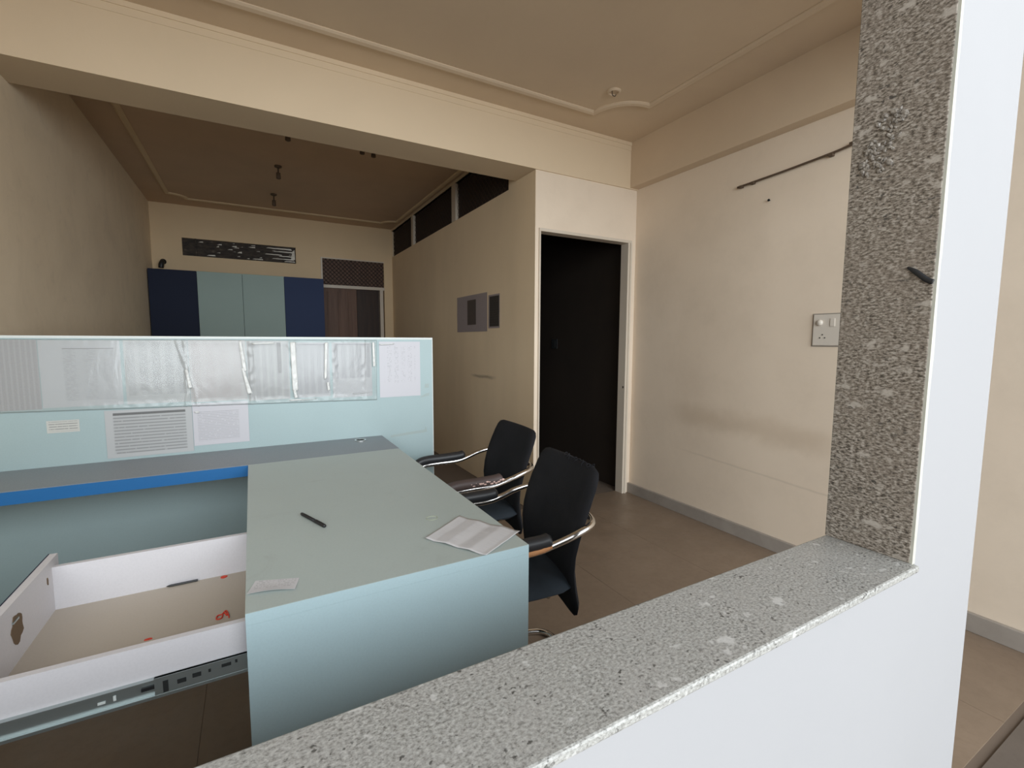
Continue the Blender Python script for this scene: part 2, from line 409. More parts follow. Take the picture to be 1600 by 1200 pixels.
# ================================================================ THE SETTING
XL, XR, YD, YB, ZC = -0.955, 2.79, 2.92, 6.80, 2.86
XP = 1.82                       # face of the inner partition wall
YW0, YW1, ZS, XJ = 0.335, 0.465, 0.92, 0.971   # low front wall, sill height, granite jamb face
ST = 'structure'
ZO, XO, XO0 = 5.3, 6.4, -4.8                       # added, unseen entrance shell, height and widths set for the daylight
bm = B(XO0, XR + 0.1, -0.5, YB + 0.1, -0.12, -0.004); box(bm, XO0, XO, -5.0, -0.5, -0.12, -0.004)
fl = obj('floor', bm, M['grout'])
tag(fl, 'dusty beige marble tiled floor of the office and passage', 'floor', kind=ST)
ts = 0.60; xs0, ys0 = -0.80 - ts, 2.07 - 7 * ts
def tiles(x0, x1, y0, y1):
    x = xs0
    while x < x1:
        y = ys0
        while y < y1:
            a0, a1, b0, b1 = max(x, x0) + .0007, min(x + ts, x1) - .0007, max(y, y0) + .0007, min(y + ts, y1) - .0007
            if a1 - a0 > 0.02 and b1 - b0 > 0.02:
                t = obj('tile', B(a0, a1, b0, b1, -0.004, 0.0), M['tile'], fl)
            y += ts
        x += ts
tiles(XL, XR, YW1, YD + 0.08)
tiles(XL - 1.3, XR, -1.2, YW0)

ce = obj('ceiling', B(XL - 0.1, XR + 0.1, YW1, 3.2, ZC, ZC + 0.12), M['ceil'])
tag(ce, 'dull beige plaster ceiling with beam and moulding', 'ceiling', kind=ST)
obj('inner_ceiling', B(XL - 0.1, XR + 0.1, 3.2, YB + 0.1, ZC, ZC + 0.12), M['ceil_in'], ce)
obj('beam', B(XL, XR, YD - 0.012, 3.205, 2.508, ZC), M['cream'], ce)
obj('side_beam', B(XR - 0.085, XR, YW1, YD - 0.012, 2.515, ZC), M['ceil'], ce)  # darker ceiling paint stands in for the shade on this face
bm = bmesh.new()                # bead under the ceiling along the beam
box(bm, XL, XR - 0.085, YD - 0.020, YD - 0.012, 2.835, 2.86); box(bm, XL, XR - 0.085, YD - 0.015, YD - 0.012, 2.80, 2.835)
obj('cornice', bm, M['cream'], ce)
# moulding panel with notched corners
def mould(pts, w=0.045, h=0.018):
    bm = bmesh.new(); P = [Vector((x, y, 0)) for x, y in pts]; N = len(P); rows = []
    for i in range(N):
        t0 = (P[i] - P[i - 1]).normalized(); t1 = (P[(i + 1) % N] - P[i]).normalized()
        n0 = Vector((-t0.y, t0.x, 0)); n1 = Vector((-t1.y, t1.x, 0)); n = (n0 + n1)
        n = n / max(0.5, n.length_squared) * 2 if n.length > 1e-6 else n0
        if n.length > 1.6: n = n.normalized() * 1.6
        prof = [(-w / 2, 0), (-w / 2, -h * .7), (-w / 4, -h), (w / 4, -h * .75), (w / 2, -h * .3), (w / 2, 0)]
        rows.append([bm.verts.new(P[i] + n * a + Vector((0, 0, ZC + b))) for a, b in prof])
    for i in range(N):
        A_, B_ = rows[i], rows[(i + 1) % N]
        for k in range(5): bm.faces.new((A_[k], A_[k + 1], B_[k + 1], B_[k]))
    bmesh.ops.recalc_face_normals(bm, faces=bm.faces); return bm
def notched(x0, x1, y0, y1, r):
    pts = []
    for cx, cy, a0 in ((x1, y1, -PI / 2), (x0, y1, 0), (x0, y0, PI / 2), (x1, y0, PI)):
        for k in range(9):
            a = a0 - k * PI / 16
            pts.append((cx + r * math.cos(a), cy + r * math.sin(a)))
    return pts
obj('moulding', mould(notched(-0.5, 2.385, 0.75, 2.66, 0.26), 0.045, 0.016), M['ceil'], ce)
obj('moulding', mould(notched(-0.72, 1.76, 3.5, 6.46, 0.16), 0.04, 0.016), M['back'], ce)  # lighter wall paint stands in for light falling on this moulding

tag(obj('wall_left', B(XL - 0.1, XL, YW1, YB, 0, ZC), M['left']), 'smoke stained cream wall along the left side', 'wall', kind=ST)
bm = B(XR, XR + 0.1, YW1, YB + 0.1, 0, ZC); box(bm, XR, XR + 0.1, -0.5, YW1, 0, ZO)
tag(obj('wall_right', bm, M['right']), 'scuffed cream wall on the right with brown grease band', 'wall', kind=ST)
tag(obj('baseboard_right', B(XR - 0.022, XR, -0.5, YD, 0, 0.085, bev=0.003), M['skirt']), 'grey stone skirting along the right wall', 'baseboard', kind=ST)

# back wall: ventilator slot and doorway
DX0, DX1 = 0.86, 1.70
wb = obj('wall_back', slab_holes('x', XL - 0.1, XP + 0.06, 0, ZC, YB, YB + 0.1, [(-0.66, 0.56, 2.282, 2.487), (DX0, DX1, 0, 2.392)]), M['back'])
tag(wb, 'warm beige far wall behind the blue cabinet', 'wall', kind=ST)
# inner partition wall with ventilator row
VZ0, VZ1 = 2.475, 2.83
V = [(3.32, 4.40), (4.50, 5.77), (5.85, 6.78)]
wp = obj('wall_partition', slab_holes('y', YD + 0.001, YB, 0, ZC, XP, XP + 0.05, [(3.32, 6.78, VZ0, VZ1)]), M['part'])
tag(wp, 'ageing beige partition wall below the dark ventilators', 'wall', kind=ST)
wv = thing('window_2', 'row of three dark mesh ventilators under the inner ceiling', 'window', (XP, 5.0, VZ0), kind=ST)
for a, b in ((4.40, 4.50), (5.77, 5.85)):
    obj('mullion', B(XP - 0.006, XP + 0.045, a, b, VZ0, VZ1), M['frame'], wv)
obj('rail', B(XP - 0.008, XP + 0.05, 3.32, 6.78, VZ1, ZC), M['cream'], wv)
def lattice(a0, a1, z0, z1, t, pitch, axis, wdt=0.006):
    bm = bmesh.new(); W, Hh = a1 - a0, z1 - z0; k = -Hh
    while k < W:
        for sgn in (1, -1):
            s0, s1 = max(0.0, -k), min(Hh, W - k)
            if s1 - s0 < 0.01: continue
            p, q = (k + s0, s0), (k + s1, s1)
            if sgn < 0: p, q = (p[0], Hh - p[1]), (q[0], Hh - q[1])
            d = Vector((q[0] - p[0], q[1] - p[1])).normalized(); nn = Vector((-d.y, d.x)) * wdt / 2
            vs = []
            for e, ss in ((p, 1), (q, 1), (q, -1), (p, -1)):
                for tt in (t, t + 0.003):
                    a, zz = a0 + e[0] + nn.x * ss, z0 + e[1] + nn.y * ss
                    vs.append(bm.verts.new((a, tt, zz) if axis == 'x' else (tt, a, zz)))
            for f in ((0, 2, 4, 6), (1, 7, 5, 3), (0, 1, 3, 2), (2, 3, 5, 4), (4, 5, 7, 6), (6, 7, 1, 0)): bm.faces.new([vs[i] for i in f])
        k += pitch
    bmesh.ops.recalc_face_normals(bm, faces=bm.faces); return bm
for a, b in V:
    pn = obj('shade_pane', B(XP + 0.030, XP + 0.034, a, b, VZ0, VZ1), M['dark'], wv)  # near-black board stands in for the unlit room behind the opening
    obj('mesh_screen', lattice(a, b, VZ0, VZ1, XP + 0.018, 0.06, 'y', 0.004), M['brown'], pn)['kind'] = 'stuff'

# wall with the dark doorway
OX0, OX1, OZ = 1.862, 2.705, 2.085
wd = obj('wall_door', slab_holes('x', XP + 0.0005, XR, 0, 2.509, YD, YD + 0.07, [(OX0 - 0.012, OX1 + 0.035, 0, OZ + 0.022)]), M['right'])
tag(wd, 'narrow cream wall around the dark doorway', 'wall', kind=ST)
d1 = thing('door_1', 'off white frame of the open dark doorway', 'door', ((OX0 + OX1) / 2, YD, 0), kind=ST)
obj('head', B(OX0 - 0.012, OX1 + 0.035, YD - 0.012, YD + 0.075, OZ, OZ + 0.022), M['frame'], d1)
obj('jamb', B(OX0 - 0.012, OX0, YD - 0.012, YD + 0.075, 0, OZ), M['frame'], d1)
jr = obj('jamb', B(OX1, OX1 + 0.02, YD - 0.008, YD + 0.075, 0, OZ), M['frame'], d1)
obj('stop', B(OX1 + 0.02, OX1 + 0.035, YD - 0.016, YD + 0.075, 0, OZ), M['frame'], d1)
obj('strike_hole', B(OX1 - 0.001, OX1 + 0.006, YD + 0.005, YD + 0.018, 0.90, 0.918), M['slot'], jr)
# dark room behind the doorway
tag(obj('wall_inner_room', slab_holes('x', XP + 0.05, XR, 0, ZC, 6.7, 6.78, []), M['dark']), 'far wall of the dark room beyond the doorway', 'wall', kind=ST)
tag(obj('wall_inner_side', B(XR - 0.012, XR - 0.0005, YD + 0.08, 6.7, 0, ZC), M['dark']), 'side wall seen through the doorway, its shade painted dark brown', 'wall', kind=ST)
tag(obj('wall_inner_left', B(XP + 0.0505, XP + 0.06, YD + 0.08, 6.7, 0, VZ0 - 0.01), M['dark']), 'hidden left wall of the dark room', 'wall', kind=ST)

# low front wall, pillar, lintel
wf = obj('wall_front', slab_holes('x', XO0, XR, 0, ZO, YW0, YW1, [(XL - 0.1, XJ + 0.018, ZS - 0.012, 2.6), (XJ + 0.29, XR, 0, 2.6)]), M['white'])
tag(wf, 'bright white low wall in front under the granite sill', 'wall', kind=ST)
def rough_edge(z0, z1):
    bm = bmesh.new(); n = 90; a, b = [], []
    for i in range(n + 1):
        z = z0 + (z1 - z0) * i / n; q = 0.004 * noise.noise((z * 9, 1, 3)) + 0.0015 * noise.noise((z * 60, 2, 1))
        a.append(bm.verts.new((XJ + 0.001, YW0 - 0.003, z))); b.append(bm.verts.new((XJ + 0.008 + q, YW0 - 0.004, z)))
        a.append(bm.verts.new((XJ + 0.001, YW0 + 0.002, z))); b.append(bm.verts.new((XJ + 0.008 + q, YW0 + 0.002, z)))
    for i in range(n):
        k = 2 * i
        bm.faces.new((a[k], b[k], b[k + 2], a[k + 2])); bm.faces.new((b[k], b[k + 1], b[k + 3], b[k + 2])); bm.faces.new((a[k + 1], a[k], a[k + 2], a[k + 3]))
    bmesh.ops.recalc_face_normals(bm, faces=bm.faces); return bm
obj('plaster_edge', rough_edge(ZS, 2.6), M['edge'], wf)
tag(obj('wall_added_left', B(XO0 - 0.1, XO0, -5.0, YW0, 0, ZO), M['white']), 'added unseen white side wall of the entrance area, placed for the daylight', 'wall', kind=ST)

tag(obj('ceiling_added', B(XO0 - 0.1, XO, -5.0, YW1, ZO, ZO + 0.1), M['white']), 'added unseen white ceiling of the entrance area, raised for the daylight', 'ceiling', kind=ST)
tag(obj('wall_added_right', B(XO, XO + 0.1, -5.0, -0.4, 0, ZO), M['white']), 'added unseen white far right wall of the entrance area, placed for the daylight', 'wall', kind=ST)
tag(obj('wall_added_return', B(XR + 0.1, XO, -0.5, -0.4, 0, ZO), M['white']), 'added unseen white return wall of the entrance area, placed for the daylight', 'wall', kind=ST)
w1 = thing('window_1', 'granite lined hatch opening in the white front wall', 'window', (0.1, 0.4, ZS), kind=ST)
obj('granite_sill', B(XL - 0.1, XJ + 0.006, YW0 - 0.012, YW1 + 0.006, ZS - 0.012, ZS, bev=0.003), M['sill'], w1)
jb = obj('granite_jamb', B(XJ, XJ + 0.018, YW0 + 0.001, YW1 + 0.006, ZS, 2.6, bev=0.0015), M['jamb'], w1)
def chips():
    bm = bmesh.new()
    for k in range(70):
        q = random.random(); z = 1.60 + 0.085 * q + random.uniform(-.012, .012); y = 0.455 - 0.035 * random.random() - 0.028 * q + random.uniform(-.006, .006)
        s = random.uniform(0.0025, 0.0065)
        bmesh.ops.create_icosphere(bm, subdivisions=1, radius=s, matrix=Matrix.Translation((XJ - 0.001, y, z)) @ Matrix.Rotation(random.random() * 6, 4, 'X') @ Matrix.Diagonal((0.6, random.uniform(.7, 1.5), random.uniform(.5, 1), 1)))
    return bm
obj('chipped_patch', chips(), M['chip'], jb)
th = obj('trim_1', B(XJ + 0.29, XR - 0.022, -0.3, 0.437, 0.0, 0.002), M['thresh'])
tag(th, 'dark brown stone threshold on the passage floor', 'threshold', kind=ST)

# doorway in the back wall
d2 = thing('door_2', 'brown double door with lattice transom beside the blue cabinet', 'door', ((DX0 + DX1) / 2, YB, 0), kind=ST)
obj('jamb', B(DX0, DX0 + 0.02, YB - 0.01, YB + 0.09, 0, 2.392), M['frame'], d2)
obj('jamb', B(DX1 - 0.065, DX1 - 0.02, YB - 0.01, YB + 0.09, 0, 2.0), M['frame'], d2)
obj('head', B(DX0, DX1, YB - 0.006, YB + 0.09, 2.382, 2.397), M['frame'], d2)
obj('transom_bar', B(DX0, DX1, YB - 0.015, YB + 0.09, 1.995, 2.035), M['frame'], d2)
obj('transom_pane', B(DX0 + 0.02, DX1, YB + 0.05, YB + 0.055, 2.035, 2.385), M['wood'], d2)
obj('transom_lattice', lattice(DX0 + 0.02, DX1 - 0.002, 2.035, 2.382, YB + 0.02, 0.055, 'x', 0.009), M['brown'], d2)['kind'] = 'stuff'
lf = obj('leaf', B(DX0 + 0.02, 1.32, YB + 0.03, YB + 0.065, 0.01, 1.995), M['wood'], d2)
for x in (0.93, 1.07, 1.2):
    obj('fluting', B(x, x + 0.02, YB + 0.024, YB + 0.031, 0.05, 1.95, bev=0.003), M['wood'], lf)
obj('leaf', B(1.33, 1.635, YB + 0.06, YB + 0.09, 0.01, 1.995), M['wood_dark'], d2)
obj('backing', B(DX0, DX1, YB + 0.095, YB + 0.12, 0, 2.4), M['dark'], d2)
# ventilator slot in the back wall
w3 = thing('window_3', 'long dark ventilator slot with torn silver foil above the cabinet', 'window', (-0.05, YB, 2.28), kind=ST)
obj('vent_board', B(-0.66, 0.56, YB + 0.03, YB + 0.05, 2.282, 2.487), M['ventb'], w3)
obj('divider', B(-0.535, -0.515, YB + 0.005, YB + 0.03, 2.282, 2.487), M['ventb'], w3)
def foil_scrap(x, z, lx, lz, k):
    return sheet([(x, YB + 0.012, z), (x + lx, YB + 0.012, z - 0.02 * lx), (x + lx * .95, YB + 0.012, z + lz), (x + .02, YB + 0.012, z + lz * .8)],
                 lambda u, v: 0.014 * noise.noise((u * 5 + k, v * 3, k)), 10, 2, 0.001)
for k, (x, z, lx, lz) in enumerate([(0.22, 2.452, .3, .012), (0.30, 2.415, .25, .014), (0.20, 2.375, .2, .010), (0.36, 2.36, .19, .012), (0.28, 2.325, .26, .010), (0.42, 2.298, .13, .012),
                                    (-0.16, 2.43, .06, .014), (-0.10, 2.36, .05, .02), (-0.42, 2.30, .09, .014), (-0.50, 2.45, .05, .012), (0.02, 2.44, .08, .010), (0.06, 2.30, .12, .010), (-0.32, 2.41, .03, .02), (0.5, 2.33, .05, .13)] + [(random.uniform(-.5, .5), random.uniform(2.29, 2.47), random.uniform(.02, .06), random.uniform(.006, .014)) for _ in range(14)]):
    obj('foil_strip', foil_scrap(x, z, lx, lz, k), M['foil'], w3)

# ================================================================ FURNITURE
# --- tall cabinet against the back wall
cx0, cx1, cy = -0.945, 0.835, 6.40
cb = thing('storage_cabinet', 'tall navy and pale green laminate cabinet against the far wall', 'cabinet', ((cx0 + cx1) / 2, 6.6, 0))
obj('body', B(cx0, cx1, cy + 0.02, YB - 0.002, 0, 2.055), M['navy'], cb)
for a, b, k in ((cx0, -0.505, 'navy'), (-0.502, -0.060, 'pale'), (-0.057, 0.383, 'pale'), (0.386, cx1, 'navy2')):
    d = obj('door', B(a, b, cy, cy + 0.018, 0.06, 2.06, bev=0.0015), M[k], cb)
    hx = b - 0.05 if a < -0.6 or b < 0 and k == 'pale' else a + 0.05
    bm = bmesh.new(); tube(bm, smooth_path([(hx, cy, .95), (hx, cy - .025, .96), (hx, cy - .025, 1.06), (hx, cy, 1.07)], 6), 0.004, 8)
    obj('handle', bm, M['steel'], d, smooth=True)

# --- cubicle partition
PY = 2.622
pt = thing('cubicle_partition', 'pale aqua cubicle partition covered with taped sheets behind the desk', 'partition', (0, 2.65, 0))
obj('panel', B(XL + 0.002, 0.926, PY, PY + 0.05, 0.0, 1.300), M['aqua2'], pt)
obj('top_trim', B(XL + 0.002, 0.930, PY - 0.001, PY + 0.051, 1.300, 1.311, bev=0.001), M['lip'], pt)
obj('end_trim', B(0.926, 0.930, PY - 0.001, PY + 0.051, 0.0, 1.300), M['lip'], pt)
tp = newmat('grey old tape', (0.36, 0.43, 0.42), 0.5)
obj('tape_strip', sheet([(0.672, PY, 0.742), (0.885, PY, 0.755), (0.888, PY, 0.772), (0.675, PY, 0.756)], lambda u, v: .0005, 6, 2), tp, pt)
obj('tape_strip', sheet([(0.878, PY, 0.757), (0.890, PY, 0.757), (0.884, PY, 0.785), (0.878, PY, 0.785)], lambda u, v: .001, 2, 2), tp, pt)
obj('tape_strip', sheet([(0.845, PY, 0.962), (0.905, PY, 0.970), (0.908, PY, 0.988), (0.885, PY, 0.984)], lambda u, v: .0005, 4, 2), tp, pt)
obj('tape_strip', sheet([(0.880, PY, 1.018), (0.904, PY, 1.018), (0.904, PY, 1.042), (0.880, PY, 1.042)], lambda u, v: .0005, 2, 2), tp, pt)

WHT = (0.62, 0.62, 0.64)
def wall_sheet(label, x0, x1, z0, z1, mat, k, skew=0.0, amp=0.0012, off=0.0, name='paper_sheet', group='sheets taped to the partition'):
    y = PY - 0.0006 - off
    o = obj(name, sheet([(x0, y, z0), (x1, y, z0 + skew), (x1, y, z1 + skew), (x0, y, z1)], lambda u, v: amp * (0.5 + 0.5 * noise.noise((u * 2.5 + k * 7, v * 2.0, k))), 12, 12), mat)
    return tag(o, label, 'paper', group)
P = printed
wall_sheet('grey printed sheet at the far left end of the partition top row', -0.915, -0.768, 1.006, 1.293, P('print1', (0.52, 0.50, 0.51), rows=60, cols=9, dens=.75, area=(0, 1, 0, 1), strength=.35, shade=.06), 1)
wall_sheet('sheet with thin ruled frame, second in the partition top row', -0.765, -0.503, 1.010, 1.292, P('print2', (0.60, 0.60, 0.62), rows=46, cols=4, dens=.5, area=(.28, .92, .09, .88), header=.008, strength=.22, shade=.05), 2)
wall_sheet('sheet with grey columns, above the landscape table', -0.491, -0.258, 1.008, 1.293, P('print3', (0.56, 0.56, 0.56), rows=44, cols=5, dens=.6, area=(.04, .95, .14, .97), strength=.32, shade=.05), 3)
wall_sheet('sheet with faint pink print, above the small text page', -0.256, -0.025, 1.003, 1.294, P('print4', (0.57, 0.545, 0.54), (0.30, 0.2, 0.2), rows=50, cols=4, dens=.55, area=(.05, .9, .06, .95), strength=.25, shade=.06), 4)
wall_sheet('column sheet with a short dark vertical bar', -0.022, 0.165, 0.996, 1.290, P('print5', (0.54, 0.53, 0.53), rows=50, cols=6, dens=.7, area=(.02, .98, .03, .95), strength=.35, shade=.08), 5)
bar = newmat('dark print bar', (0.20, 0.19, 0.19), 0.6)
bo = obj('marker_strip', sheet([(0.112, PY - .0025, 1.13), (0.130, PY - .0025, 1.13), (0.130, PY - .0025, 1.282), (0.112, PY - .0025, 1.282)], None, 2, 2), bar)
tag(bo, 'short dark vertical strip stuck on the column sheet', 'strip')
wall_sheet('narrow grey sheet right of the bright plastic crease', 0.197, 0.358, 0.998, 1.283, P('print6', (0.56, 0.55, 0.57), rows=54, cols=5, dens=.7, area=(.03, .97, .06, .97), header=.01, strength=.3, shade=.08), 6)
wall_sheet('sheet with half-page grey table, seventh in the partition top row', 0.372, 0.577, 0.988, 1.284, P('print7', (0.57, 0.56, 0.58), rows=46, cols=5, dens=.75, area=(.04, .96, .35, .97), header=.01, strength=.38, shade=.08), 7)
wall_sheet('clean white sheet at the right end of the partition top row', 0.619, 0.853, 0.975, 1.288, P('print8', (0.68, 0.67, 0.71), rows=40, cols=6, dens=.45, area=(.12, .88, .25, .92), strength=.3), 8)
wall_sheet('landscape table with dark header bar in the lower row', -0.572, -0.256, 0.772, 0.985, P('print9', (0.54, 0.55, 0.555), (0.10, 0.10, 0.10), rows=15, fill=.36, dens=.66, area=(.09, .92, .08, .94), header=.05, strength=.5, shade=.06), 9, off=.0012)
wall_sheet('small text page beside the landscape table in the lower row', -0.254, -0.026, 0.795, 0.997, P('print10', (0.66, 0.65, 0.69), rows=26, fill=.35, dens=.62, area=(.08, .82, .1, .80), strength=.35), 10, off=.0012)
wall_sheet('small white name label on the aqua panel', -0.760, -0.656, 0.903, 0.955, P('print11', (0.66, 0.66, 0.62), (0.05, 0.05, 0.06), rows=5, fill=.3, dens=.62, area=(.06, .94, .12, .9), strength=.6), 11, name='name_label', group='sheets taped to the partition')
CREASES = [(0.425, 0.004, 0.0), (0.60, 0.012, 0.0), (0.725, 0.007, 0.0), (0.725, 0.005, 0.03), (0.855, 0.006, 0.0), (0.955, 0.005, 0.0), (0.43, 0.004, 0.05)]
def film_disp(u, v):
    d = 0.0005 * (1 + noise.noise((u * 12, v * 2, 1))) + 0.001
    for c, w_, k in CREASES:
        x = (u - c - k * (0.5 - v) - 0.004 * noise.noise((v * 9, c * 20, 2))) / w_
        d += 0.006 * max(0.0, 1 - abs(x)) * (0.7 + 0.5 * noise.noise((v * 12, c * 30, 4)))
    return d + 0.0016 * max(0.0, 1 - v * 9) * (1 + noise.noise((u * 60, v * 20, 3))) + 0.0012 * max(0.0, 1 - (1 - v) * 9) * (1 + noise.noise((u * 70, 3, 3)))
fm = obj('plastic_film', sheet([(-0.915, PY - .005, 1.0), (0.600, PY - .005, .965), (0.606, PY - .005, 1.296), (-0.915, PY - .005, 1.296)],
        film_disp, 260, 40, 0.0002), M['film'], smooth=True)
tag(fm, 'clear crinkled plastic film over the top row of sheets', 'plastic film')

fold_glint = newmat('bunched film highlight', (0.72, 0.72, 0.70), 0.12); G(fold_glint).bump(G(fold_glint).noise(G(fold_glint).coord(), 90, 3), 0.35, 0.01)  # near-white colour paints the bright reflections along the film creases
for k, (x0, x1, z0, z1, sk) in enumerate([(0.172, 0.196, 1.035, 1.286, .004), (0.178, 0.190, 0.998, 1.045, .006), (0.336, 0.352, 1.09, 1.284, -.008), (0.340, 0.350, 1.03, 1.075, .004), (0.580, 0.592, 1.15, 1.285, .002),
        (-0.052, -0.040, 1.14, 1.29, .012), (-0.046, -0.036, 1.03, 1.16, .022), (-0.272, -0.262, 1.07, 1.16, .01), (0.0, 0.10, 1.274, 1.284, .004), (0.47, 0.56, 1.005, 1.010, .004), (0.215, 0.29, 0.985, 0.992, -.004), (0.15, 0.20, 0.985, 0.994, .02), (0.62, 0.70, 1.270, 1.278, .0), (-0.246, -0.232, 0.952, 0.962, .006)]):
    y = PY - 0.0105
    obj('film_fold_glint', sheet([(x0 + sk, y, z0), (x1 + sk * 1.4, y, z0 + .004), (x1, y, z1), (x0, y, z1 - .003)], lambda u, v: 0.004 * (1 + noise.noise((u * 3 + k, v * 9, k))) * math.sin(PI * (0.15 + 0.7 * u)), 6, 24, .0003), fold_glint, fm, smooth=True)
# --- desk: grey ledge along the partition, aqua return, pulled-out drawer
dk = thing('office_desk', 'L-shaped pale laminate desk with grey ledge and open drawer', 'desk', (0.29, 1.7, 0))
DX, DXR, DY0, DY1, DZ = -0.033, 0.620, 1.014, 2.264, 0.76
lg = obj('ledge_top', B(XL + 0.002, DXR + 0.003, DY1 + 0.001, PY - 0.0005, DZ - 0.03, DZ), M['greytop'], dk)
obj('ledge_fascia', B(XL + 0.002, DX - 0.001, DY1 - 0.004, DY1 + 0.001, DZ - 0.048, DZ - 0.002), M['blue'], dk)
bm = bmesh.new(); lathe(bm, [(.030, 0.0), (.030, .004), (.022, .004), (.021, -.012), (.001, -.012)], (0.490, 2.540, DZ), 24)
gm = obj('grommet', bm, M['chrome'], dk, smooth=False)
bm = bmesh.new(); lathe(bm, [(.020, -.001), (.020, .0012), (.001, .0014)], (0.490, 2.540, DZ), 24); obj('grommet_hole', bm, M['slot'], gm)
def desk_top_mat():
    m = M['aqua_top']; g = G(m); v = g.coord()
    old = g.b.inputs['Base Color'].links[0].from_socket
    n = g.ramp(g.noise(v, 7, 6, 0.7, 1.0), (0.60, 0), (0.72, 0.22))
    g.base(g.mix(n, old, (0.30, 0.31, 0.28))); return m
obj('edge_band', B(DX, DXR, DY0, DY0 + 0.001, DZ - 0.025, DZ - 0.0006), M['aqua'], dk)
obj('desk_top', B(DX, DXR, DY0 + 0.001, DY1, DZ - 0.025, DZ), desk_top_mat(), dk)
obj('end_panel', B(DX, DXR, DY0, DY0 + 0.018, 0.0, DZ - 0.0252), M['aqua'], dk)
obj('back_panel', B(DXR - 0.16, DXR - 0.142, DY0 + 0.019, PY - 0.001, 0.25, DZ - 0.026), M['aqua'], dk)
# pedestal carcass
obj('pedestal_side', B(DX + 0.002, 0.42, 1.575, 1.593, 0.0, DZ - 0.026), M['aqua'], dk)
obj('pedestal_back', B(0.42, 0.435, DY0 + 0.019, 1.593, 0.0, DZ - 0.026), M['aqua'], dk)
for z0, z1 in ((0.06, 0.315), (0.32, 0.575)):
    d = obj('drawer_front', B(DX - 0.001, DX + 0.017, DY0 + 0.020, 1.572, z0, z1, bev=0.001), M['aqua'], dk)
# open drawer
ZB, ZT, X0, X1 = 0.618, 0.729, -0.459, 0.06
dr = obj('drawer', B(X0, X1, 1.060, 1.533, ZB - 0.006, ZB), M['inner_base'], dk)
obj('drawer_side', B(X0, X1, 1.046, 1.060, 0.628, ZT), M['inner_white'], dr)
obj('drawer_side', B(X0, X1, 1.533, 1.547, ZB - 0.012, ZT), M['inner_white'], dr)
obj('drawer_back', B(X1 - 0.014, X1, 1.060, 1.533, ZB, ZT), M['inner_white'], dr)
obj('front_panel', B(X0 - 0.016, X0, 1.030, 1.580, 0.580, 0.748), M['inner_white'], dr)
obj('front_laminate', B(X0 - 0.018, X0 - 0.016, 1.030, 1.580, 0.580, 0.749), M['navy'], dr)
def patch(cx, cy, cz, ry, rz, k, nrm, thick=0.0012, n=22):
    """ragged flat patch lying on an x=const ('x') or z=const ('z') surface"""
    bm = bmesh.new(); a, b = [], []
    for i in range(n):
        q = 2 * PI * i / n; r = 1 + 0.45 * noise.noise((math.cos(q) * 1.6 + k, math.sin(q) * 1.6, k * 3.3))
        p, s = ry * r * math.cos(q), rz * r * math.sin(q)
        if nrm == 'x': a.append(bm.verts.new((cx + thick, cy + p, cz + s))); b.append(bm.verts.new((cx, cy + p, cz + s)))
        else: a.append(bm.verts.new((cx + p, cy + s, cz + thick))); b.append(bm.verts.new((cx + p, cy + s, cz)))
    bm.faces.new(a); bm.faces.new(b[::-1])
    for i in range(n): bm.faces.new((b[i], b[(i + 1) % n], a[(i + 1) % n], a[i]))
    bmesh.ops.recalc_face_normals(bm, faces=bm.faces); return bm
obj('torn_veneer', patch(X0, 1.325, 0.690, 0.030, 0.030, 1, 'x'), M['ply'], dr)
obj('lock_plate', B(X0, X0 + 0.003, 1.305, 1.332, 0.706, 0.710), M['steel'], dr)
obj('torn_veneer', patch(X0, 1.50, 0.708, 0.004, 0.010, 2, 'x'), M['ply'], dr)
# telescopic slide on the near side
sl = bmesh.new(); box(sl, X0, -0.02, 1.040, 1.046, 0.628, 0.664); box(sl, X0, -0.02, 1.033, 1.040, 0.628, 0.634); box(sl, X0, -0.02, 1.036, 1.040, 0.659, 0.664)
obj('slide_rail', sl, M['steel'], dr)
sl = bmesh.new(); box(sl, -0.185, 0.06, 1.0335, 1.039, 0.634, 0.668); box(sl, -0.185, 0.06, 1.0325, 1.040, 0.664, 0.668)
obj('slide_channel', sl, M['steel'], dr)
for x, zz, wx, hz in ((-0.172, .639, .008, .022), (-0.150, .648, .014, .008), (-0.126, .651, .014, .008), (-0.100, .653, .004, .006), (-0.078, .655, .016, .006), (-0.055, .657, .004, .006)):
    obj('slide_slot', B(x, x + wx, 1.0320, 1.0338, zz - 0.002, zz + hz - 0.002), M['slot'], dr)
obj('slide_catch', B(-0.205, -0.185, 1.034, 1.0395, 0.648, 0.654), M['black'], dr)
for x, wx, hz in ((-0.268, .011, .004), (-0.246, .004, .009)):
    obj('slide_slot', B(x, x + wx, 1.0385, 1.0402, 0.644, 0.644 + hz), M['lip'], dr)

